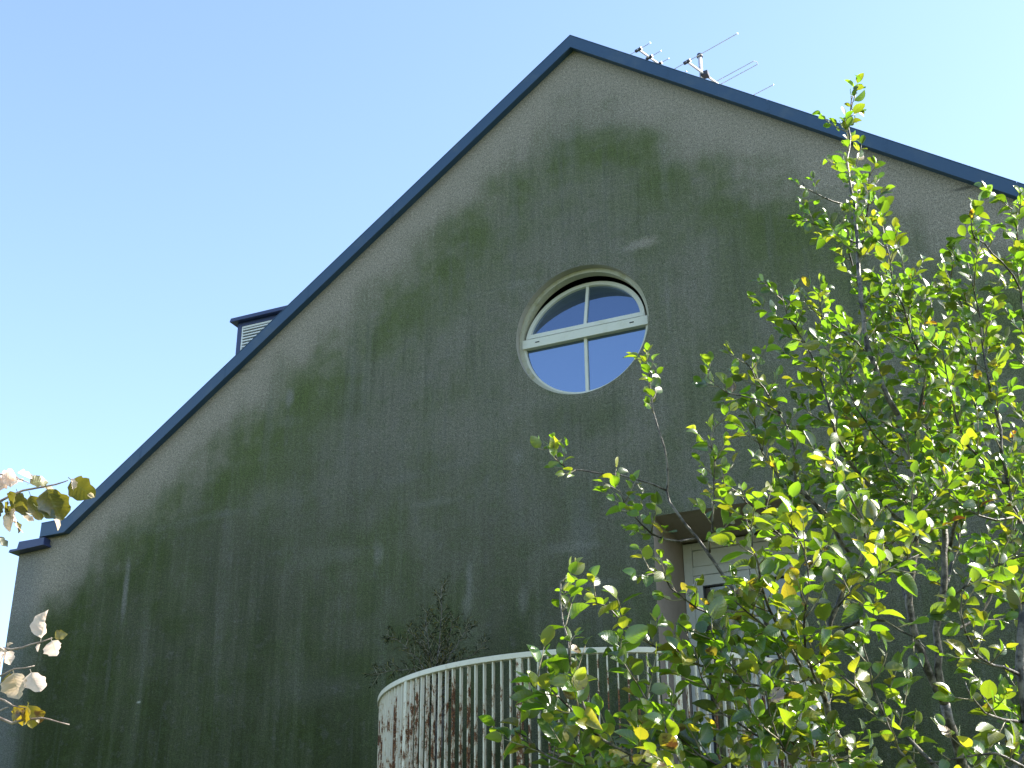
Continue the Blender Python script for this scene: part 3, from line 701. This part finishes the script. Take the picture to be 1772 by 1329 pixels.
# bushy middle, stems arching left
stem([(1583, 930, 6.55), (1520, 860, 6.5), (1470, 800, 6.5), (1440, 730, 6.5), (1420, 660, 6.55), (1400, 600, 6.6), (1365, 545, 6.6), (1352, 510, 6.6)], .009, .002, .12, .055, (.12, .32))
stem([(1525, 660, 6.7), (1500, 610, 6.6), (1440, 560, 6.6), (1400, 530, 6.6)], .005, .002, .1, .055, (.10, .24))
stem([(1578, 808, 6.6), (1590, 720, 6.4), (1600, 640, 6.4), (1570, 560, 6.4), (1545, 480, 6.4), (1530, 410, 6.4)], .007, .002, .15, .06, (.12, .32))
stem([(1500, 1000, 6.3), (1430, 900, 6.2), (1379, 835, 6.2), (1376, 805, 6.2), (1360, 735, 6.25), (1320, 672, 6.3), (1300, 640, 6.3), (1285, 620, 6.3)], .008, .002, .2, .06, (.09, .22), .062)
stem([(1352, 715, 6.26), (1310, 690, 6.2), (1260, 680, 6.2), (1225, 655, 6.2)], .0035, .0015, .55, .055, (.05, .11), .06)
stem([(1640, 1100, 6.5), (1700, 1060, 6.6), (1740, 960, 6.7), (1780, 850, 6.7)], .007, .003, .2, .09, (.12, .3))
stem([(1571, 1043, 6.5), (1540, 960, 6.9), (1500, 880, 7.0), (1480, 780, 7.1), (1470, 690, 7.1), (1475, 600, 7.1)], .007, .002, .2, .06, (.12, .3))
stem([(1630, 1030, 6.65), (1660, 930, 7.0), (1650, 800, 7.1), (1640, 690, 7.1), (1620, 590, 7.15), (1610, 520, 7.2)], .007, .002, .2, .065, (.12, .32))
stem([(1440, 900, 6.5), (1400, 860, 6.5), (1350, 830, 6.5), (1310, 760, 6.5), (1305, 700, 6.5)], .005, .002, .2, .06, (.08, .2))
GF = .62  # dense crown out of view to the right, added to shade the lower leaves
for lst in ([(1700, 1400, 6.5), (1850, 1200, 6.8), (1900, 1000, 7.0), (1880, 800, 7.1), (1850, 620, 7.2)], [(1700, 1400, 6.5), (1950, 1250, 6.5), (2050, 1050, 6.6), (2060, 850, 6.7), (2000, 650, 6.8)],
            [(1720, 1420, 6.5), (1900, 1330, 6.2), (2000, 1200, 6.1), (1960, 1000, 6.2), (1900, 860, 6.3)], [(1720, 1420, 6.6), (1950, 1380, 7.2), (2150, 1200, 7.5), (2200, 950, 7.6), (2150, 750, 7.7)],
            [(1700, 1400, 6.5), (1800, 1250, 7.2), (1810, 1080, 7.4), (1800, 900, 7.5), (1790, 720, 7.5)]):
    stem(lst, .012, .003, .15, .07, (.14, .42))
GF = .95
stem([(1578, 808, 6.6), (1530, 770, 6.3), (1500, 730, 6.2), (1470, 680, 6.2), (1450, 620, 6.2)], .005, .002, .1, .06, (.1, .26))
stem([(1636, 960, 6.7), (1600, 900, 6.3), (1560, 860, 6.2), (1530, 800, 6.2)], .005, .002, .1, .06, (.1, .26))
stem([(1743, 841, 6.05), (1700, 800, 6.0), (1660, 740, 6.0), (1640, 660, 6.0), (1630, 600, 6.0)], .005, .002, .1, .06, (.1, .28))
stem([(1763, 894, 6.0), (1720, 900, 5.9), (1670, 880, 5.9), (1620, 840, 5.9)], .005, .002, .1, .06, (.1, .28))
P.finish()

# ------------------------------------------------------------------ nearer broad-leaved sapling, low in front of the railing
base2 = at_d(1560, 1900, 5.3); base2 = np.array([base2[0], base2[1], 0.0])
tree = empty('broadleaf_sapling', tuple(base2), 'lower spreading sapling with larger yellowing leaves in front of the balcony door', 'tree')
P = Plant(tree, 'ovate', 'leafB', .083, .10, .45, .025, .30); GF, SF = .92, 1.04
trunk = branch(tree, [base2-np.array([0, 0, .1]), base2+np.array([0, .03, .9]), at_d(1540, 1440, 5.3), at_d(1500, 1345, 5.3), at_d(1473, 1304, 5.3), at_d(1443, 1262, 5.3), at_d(1429, 1210, 5.3), at_d(1420, 1168, 5.3), at_d(1431, 1112, 5.32), at_d(1450, 1050, 5.35), at_d(1476, 993, 5.4)], .026, .009, name='trunk', seg=12)
P.dress(trunk, .78, 1, .11, (.12, .3))
# long bare-stemmed shoot crossing the recess and standing up beside the window
stem([(1443, 1262, 5.3), (1400, 1223, 5.4), (1353, 1142, 5.5), (1321, 1065, 5.55), (1276, 1029, 5.6), (1236, 972, 5.65), (1204, 932, 5.7), (1170, 884, 5.75), (1154, 849, 5.8), (1157, 803, 5.8), (1131, 713, 5.85), (1124, 650, 5.9), (1110, 622, 5.9)], .0085, .0018, .86, .030, (.04, .10), .048, 1.1)
stem([(1154, 849, 5.8), (1104, 833, 5.75), (1041, 818, 5.7), (984, 810, 5.7), (962, 790, 5.7), (945, 775, 5.7)], .0035, .0015, .72, .030, (.05, .10), .05, 1.0)
stem([(1228, 956, 5.65), (1234, 917, 5.6), (1233, 860, 5.6), (1234, 800, 5.6), (1233, 760, 5.6), (1235, 735, 5.6)], .004, .0015, .1, .045, (.05, .13), .06)
stem([(1300, 880, 5.6), (1270, 850, 5.6), (1240, 830, 5.6)], .003, .0015, .2, .06, (.05, .1), .055)
stem([(1204, 932, 5.7), (1150, 935, 5.6), (1110, 905, 5.55), (1080, 870, 5.5), (1064, 835, 5.5)], .004, .0015, .35, .04, (.06, .15), .058)
stem([(1321, 1065, 5.55), (1240, 1065, 5.4), (1180, 1035, 5.3), (1150, 1000, 5.3), (1120, 985, 5.3)], .004, .0016, .55, .05, (.06, .13), .055)
stem([(1353, 1142, 5.5), (1260, 1160, 5.2), (1160, 1130, 5.0), (1090, 1090, 4.9), (1050, 1050, 4.9), (1010, 1045, 4.9)], .0055, .0018, .35, .065, (.07, .17), .07)
# low shoots towards the railing
stem([(1480, 1400, 5.0), (1380, 1390, 4.8), (1240, 1322, 4.8), (1190, 1290, 4.8), (1141, 1248, 4.8), (1116, 1202, 4.8), (1070, 1135, 4.8)], .006, .002, .3, .055, (.08, .22), .072)
stem([(1300, 1360, 4.7), (1150, 1330, 4.6), (1040, 1280, 4.6), (985, 1225, 4.6), (945, 1185, 4.6), (930, 1170, 4.6)], .006, .002, .25, .055, (.08, .24), .078)
stem([(1200, 1370, 4.6), (1080, 1350, 4.6), (980, 1320, 4.6), (930, 1295, 4.7), (890, 1265, 4.7)], .005, .002, .2, .06, (.08, .22), .075)
stem([(1040, 1280, 4.6), (1000, 1200, 4.6), (985, 1130, 4.65), (975, 1080, 4.7), (970, 1010, 4.75), (975, 1005, 4.75)], .004, .0016, .3, .06, (.06, .14), .06)
# body of the crown above the trunk
stem([(1429, 1210, 5.3), (1370, 1126, 5.2), (1330, 1050, 5.15), (1310, 980, 5.1), (1300, 920, 5.1), (1290, 890, 5.1)], .006, .002, .2, .06, (.1, .22), .078)
stem([(1476, 993, 5.4), (1430, 960, 5.35), (1380, 940, 5.3), (1340, 920, 5.2), (1320, 890, 5.2)], .006, .002, .1, .06, (.1, .22), .074)
stem([(1476, 993, 5.4), (1500, 930, 5.5), (1480, 870, 5.5), (1450, 820, 5.5), (1440, 790, 5.5)], .006, .002, .1, .06, (.1, .24), .070)
stem([(1476, 993, 5.4), (1540, 940, 5.5), (1590, 890, 5.6), (1630, 840, 5.7), (1650, 800, 5.7)], .006, .002, .1, .065, (.1, .26), .068)
stem([(1445, 1160, 5.3), (1493, 1204, 5.2), (1579, 1285, 5.0), (1618, 1326, 4.9), (1660, 1380, 4.9)][::-1], .008, .003, .3, .12, (.08, .22), .072)
stem([(1431, 1112, 5.32), (1500, 1070, 5.2), (1560, 1090, 5.1), (1600, 1120, 5.0)], .005, .002, .3, .09, (.08, .22), .075)
stem([(1443, 1262, 5.3), (1380, 1280, 5.0), (1310, 1270, 4.9), (1250, 1230, 4.9), (1215, 1180, 4.9), (1200, 1120, 4.9)], .005, .002, .15, .055, (.08, .22), .074)
stem([(1473, 1304, 5.3), (1420, 1320, 4.9), (1360, 1300, 4.8), (1330, 1230, 4.8), (1320, 1170, 4.8)], .005, .002, .1, .06, (.08, .22), .074)
stem([(1429, 1210, 5.3), (1390, 1120, 5.0), (1400, 1020, 4.9), (1390, 950, 4.9), (1360, 900, 4.9)], .005, .002, .2, .06, (.1, .22), .078)
stem([(1353, 1142, 5.5), (1330, 1090, 5.2), (1290, 1060, 5.1), (1265, 1040, 5.1), (1250, 1090, 5.1)], .004, .002, .2, .06, (.08, .18), .070)
stem([(1420, 1168, 5.3), (1350, 1190, 5.0), (1290, 1180, 4.9), (1250, 1130, 4.9), (1230, 1090, 4.9)], .004, .002, .2, .06, (.08, .2), .074)
stem([(1450, 1050, 5.35), (1480, 1020, 5.2), (1530, 990, 5.1), (1590, 960, 5.1)], .004, .002, .1, .06, (.1, .22), .07)
stem([(1300, 1360, 4.7), (1200, 1300, 4.9), (1100, 1290, 5.0), (1020, 1310, 5.1), (950, 1300, 5.1)], .004, .002, .1, .06, (.1, .22), .074)
stem([(1800, 1330, 5.2), (1770, 1200, 5.3), (1768, 1080, 5.4), (1790, 980, 5.5)], .020, .012, .2, .2, (.12, .3), .07)
stem([(1771, 1170, 5.35), (1720, 1150, 5.2), (1690, 1130, 5.1), (1660, 1060, 5.1), (1680, 1000, 5.1)], .006, .002, .3, .075, (.08, .22), .068)
stem([(1770, 1250, 5.3), (1720, 1240, 5.1), (1690, 1220, 5.0), (1670, 1180, 5.0)], .005, .002, .3, .09, (.06, .18), .075)
stem([(1620, 1380, 5.0), (1560, 1300, 5.0), (1520, 1220, 5.0), (1500, 1150, 5.0), (1490, 1090, 5.0)], .005, .002, .2, .10, (.08, .2), .072)
stem([(1790, 1340, 5.0), (1720, 1300, 4.9), (1660, 1310, 4.9), (1600, 1320, 4.9)], .005, .002, .3, .11, (.06, .16), .07)
P.finish()

# ------------------------------------------------------------------ yew in a pot on the balcony
sx, sy = float(at_y(760, 1150, -.9)[0]), -.9
pot = empty('plant_pot', (sx, sy, FLOOR), 'round clay pot standing on the balcony behind the railing', 'pot')
prof = [(.02, .0), (.15, .0), (.20, .30), (.225, .30), (.225, .36), (.20, .36), (.19, .31), (.02, .31)]
ns = 28; v = [(sx+r*math.cos(2*math.pi*i/ns), sy+r*math.sin(2*math.pi*i/ns), FLOOR+z) for r, z in prof for i in range(ns)]
f = [(k*ns+i, k*ns+(i+1) % ns, (k+1)*ns+(i+1) % ns, (k+1)*ns+i) for k in range(len(prof)-1) for i in range(ns)]
MB().add(v, f).build('pot_body', 'pot', pot, True)
tree = empty('yew_bush', (sx, sy, FLOOR+.32), 'dark feathery evergreen bush rising above the left end of the railing', 'bush')
P = Plant(tree, 'needle', 'needle', .040, .0, .5, .0065, 0)
def ybr(lst, r0_, f0=.25, length=(.06, .22), gap=.030):
    pts = [np.array([sx, sy, FLOOR+.30])]+[at_y(x, y, yy) for x, y, yy in lst]
    pth = branch(tree, pts, r0_, .002, 'bark', 'stem'); P.dress(pth, f0, 1, gap, length, None, 1.0)
ybr([(757, 1160, -.9), (762, 1100, -.88), (764, 1060, -.86), (762, 1025, -.85), (765, 1012, -.85)], .012, .35)
ybr([(748, 1160, -.92), (742, 1120, -.95), (738, 1085, -.95), (740, 1055, -.95)], .008, .35)
ybr([(735, 1165, -.95), (710, 1130, -1.0), (690, 1110, -1.0), (668, 1098, -1.0)], .007, .35)
ybr([(730, 1175, -.9), (700, 1160, -.9), (670, 1160, -.9), (648, 1168, -.9)], .006, .4)
ybr([(772, 1155, -.85), (790, 1120, -.8), (805, 1095, -.8), (812, 1080, -.8)], .008, .35)
ybr([(780, 1160, -.85), (810, 1140, -.8), (830, 1120, -.8), (842, 1108, -.8)], .006, .4, (.05, .12))
ybr([(750, 1160, -.7), (725, 1110, -.65), (705, 1090, -.65)], .007, .35)
ybr([(765, 1150, -.7), (778, 1100, -.65), (785, 1070, -.65)], .007, .35)
P.finish(120)

# ------------------------------------------------------------------ shrub reaching in from the left, close to the path
bx = at_d(-330, 1500, 3.6)
base3 = np.array([bx[0], bx[1], 0.0])
tree = empty('autumn_shrub', tuple(base3), 'near shrub with large curled whitish and purple-tinged autumn leaves reaching past the house corner', 'shrub')
P = Plant(tree, 'ovate', 'leafL', .085, .35, .7, .05)
P.geos = [leaf_geo('ovate', 1.0, f, c, t, 11) for f, c, t in ((.30, .30, .5), (.45, .45, -.4), (.25, -.25, .7), (.40, .20, -.8), (.15, .5, .3), (.5, -.15, .5))]
P.geos = [(v+np.c_[np.zeros(len(v)), .03*np.sin(v[:, 0]*23+v[:, 2]*9), .05*np.sin(v[:, 0]*15+np.sign(v[:, 1])*1.7)]*(np.abs(v[:, 1:2]) > .02), f, uv) for v, f, uv in P.geos]
stemL = branch(tree, [base3-np.array([0, 0, .1]), base3+np.array([.03, .02, 1.0]), at_d(-300, 1250, 3.55), at_d(-250, 1050, 3.5), at_d(-220, 850, 3.5)], .022, .010, 'drybark', 'trunk', 10)
def twig(lst, r0_, r1_=.0012):
    return branch(tree, px_path(lst), r0_, r1_, 'drybark', 'branch', 6, .0015)
twig([(-250, 1010, 3.5), (-120, 930, 3.45), (-40, 880, 3.42), (0, 868, 3.4), (40, 850, 3.4), (95, 838, 3.4), (118, 831, 3.4)], .006)
twig([(-220, 850, 3.5), (-120, 810, 3.45), (-40, 815, 3.4), (10, 822, 3.4), (50, 835, 3.4)], .005)
twig([(-290, 1180, 3.55), (-150, 1140, 3.5), (-40, 1120, 3.45), (20, 1123, 3.4), (55, 1115, 3.4), (90, 1104, 3.4)], .006)
twig([(-290, 1260, 3.55), (-150, 1240, 3.5), (-40, 1235, 3.45), (20, 1250, 3.42), (60, 1242, 3.4), (85, 1246, 3.4), (120, 1254, 3.4)], .006, .0016)
twig([(-40, 1195, 3.45), (5, 1212, 3.42), (22, 1220, 3.4), (45, 1225, 3.4)], .004)
twig([(-40, 1240, 3.45), (0, 1228, 3.42), (14, 1224, 3.4)], .003)
twig([(-40, 1160, 3.45), (0, 1170, 3.42), (25, 1160, 3.4), (60, 1152, 3.4)], .003)
twig([(0, 868, 3.4), (-20, 920, 3.38), (-25, 950, 3.36)], .003)
# (leaf foot px, leaf tip px, depth change to the tip, yellow, brightness, which way the blade faces: u camera-up mix)
def big(x0, y0, x1, y1, d=3.4, dd=.0, yel=.2, br=.5, face=.6, wide=1.0, g=None):
    a, b = at_d(x0, y0, d), at_d(x1, y1, d+dd); L = np.linalg.norm(b-a)/1.16
    up = unit(-FWD*face+UPZ*(1-face)+rng.normal(0, .15, 3)); Mx = frame_mat(a, b-a, up, L); Mx[:3, 1] *= wide*1.25
    if y0 < 1000 and br < .65: yel *= .4
    P.items.append((int(rng.integers(6)) if g is None else g, Mx, (yel, br, rng.random())))
for a in [(47, 838, 82, 826, 3.4, .02, .55, .5, .8), (118, 826, 158, 862, 3.4, .0, .3, .4, .8, 1.1), (28, 846, 44, 893, 3.4, .0, .55, .4, .8, .9), (50, 850, 70, 903, 3.42, .02, .45, .3, .7, .8), (78, 838, 103, 902, 3.38, .0, .35, .2, .85, 1.0),
          (40, 830, 0, 826, 3.4, .03, .1, 1, .1), (20, 834, -25, 850, 3.4, .0, .1, 1, .1), (35, 826, 20, 846, 3.38, -.02, .1, 1, .2), (60, 830, 30, 822, 3.4, .0, .05, 1, .15, .7), (72, 856, 108, 910, 3.42, .03, .2, .9, .1, .5), (22, 880, 14, 918, 3.4, .0, .2, .9, .3, .7),
          (36, 890, 56, 906, 3.4, .0, .2, .8, .2, .6), (24, 900, 36, 921, 3.4, .0, .1, .3, .3, .6), (5, 880, -25, 905, 3.4, .0, .4, .5, .7), (15, 862, 8, 900, 3.4, .0, .4, .6, .4, .6), (-8, 925, 8, 950, 3.36, .0, .1, .3, .4, .7), (10, 872, 25, 898, 3.41, 0, .5, .5, .5, .7),
          (30, 838, 5, 822, 3.38, 0, .1, 1, .6, 1.1), (12, 846, -22, 836, 3.38, 0, .1, 1, .6, 1.2), (30, 850, 14, 870, 3.37, 0, .3, .3, .6, 1.1), (62, 846, 92, 838, 3.41, 0, .2, .9, .4, .8),
          (58, 872, 90, 905, 3.37, 0, .15, .5, .4, .6), (26, 872, 20, 922, 3.38, 0, .1, .95, .5, .6), (6, 866, -12, 892, 3.38, 0, .55, .4, .7, 1), (150, 855, 163, 862, 3.4, 0, .3, .9, .5, .8), (128, 850, 122, 828, 3.39, 0, .1, .95, .4, .7),
          # lower, dry and pale
          (70, 1112, 80, 1054, 3.4, .02, .05, 1, .55, .8), (88, 1105, 100, 1134, 3.4, .0, .05, 1, .6, 1.5), (92, 1104, 114, 1094, 3.39, .0, .6, .4, .7, 1.1), (70, 1111, 67, 1128, 3.4, .0, .05, .9, .4, .6),
          (16, 1122, -10, 1150, 3.4, .0, .1, .9, .5, 1.2), (8, 1125, 22, 1148, 3.4, 0, .1, .9, .5, 1.1), (52, 1158, 66, 1200, 3.4, .0, .05, 1, .65, 1.1), (22, 1158, 34, 1208, 3.4, .0, .12, .7, .6, 1.2), (16, 1160, 22, 1200, 3.41, .0, .3, .4, .4, .9), (50, 1216, 32, 1258, 3.4, .0, .75, .3, .7, 1.2), (48, 1214, 56, 1262, 3.41, .0, .8, .35, .7, 1.1), (46, 1225, 26, 1250, 3.39, .0, .9, .4, .6, 1.0),
          (60, 1243, 68, 1250, 3.4, .0, .2, .8, .5), (0, 1240, -20, 1265, 3.4, 0, .5, .5, .5), (12, 1120, 20, 1112, 3.4, 0, .2, .7, .5)]:
    big(*a)
for (x, y, d) in ((-120, 930, 3.45), (-80, 900, 3.45), (-120, 810, 3.45), (-150, 1140, 3.5), (-150, 1240, 3.5), (-90, 1125, 3.45), (-200, 860, 3.5), (-220, 960, 3.5), (-200, 1160, 3.5), (-260, 1050, 3.5), (-60, 818, 3.42)):
    for k in range(4): P.leaf(at_d(x, y, d), unit(rng.normal(0, 1, 3)+np.array([0, 0, -.3])), .075)
P.finish(300)

# ------------------------------------------------------------------ tall tree across the garden, seen mirrored in the door glass
tb_ = np.array([-12.5, -27.0, 0.0])
tree = empty('garden_tree', tuple(tb_), 'tall leafy tree mirrored in the balcony door glass', 'tree')
tp = branch(tree, [tb_-np.array([0, 0, .2]), tb_+np.array([.1, 0, 3]), tb_+np.array([-.1, .2, 7]), tb_+np.array([.2, .1, 12])], .28, .05, name='trunk', seg=12, wob=.02)
gs = [leaf_geo('round', 1.0, f, c, 0, 2) for f, c in ((.1, .1), (.2, .3))]; items = []
for k in range(16):
    a = k*2.4; z0 = 4+k*.5; L = 3.6-.12*k; tip = tb_+np.array([math.cos(a)*L, math.sin(a)*L, z0+2.2])
    st = tb_+np.array([0, .1, z0]); bp = branch(tree, [st, (st+tip)/2+np.array([0, 0, -.2]), tip], .07, .015, name='limb', wob=.02)
    for j in range(420):
        t = rng.random()**.6; p = st*(1-t)+tip*t+rng.normal(0, .62, 3)*(.5+.6*t)
        items.append((int(rng.integers(2)), frame_mat(p, rng.normal(0, 1, 3), unit(UPZ+rng.normal(0, .6, 3)), .20+.12*rng.random()), (rng.random()**2*.6, rng.random(), rng.random())))
joined_leaves('crown', gs, items, M['leafB'], tree)
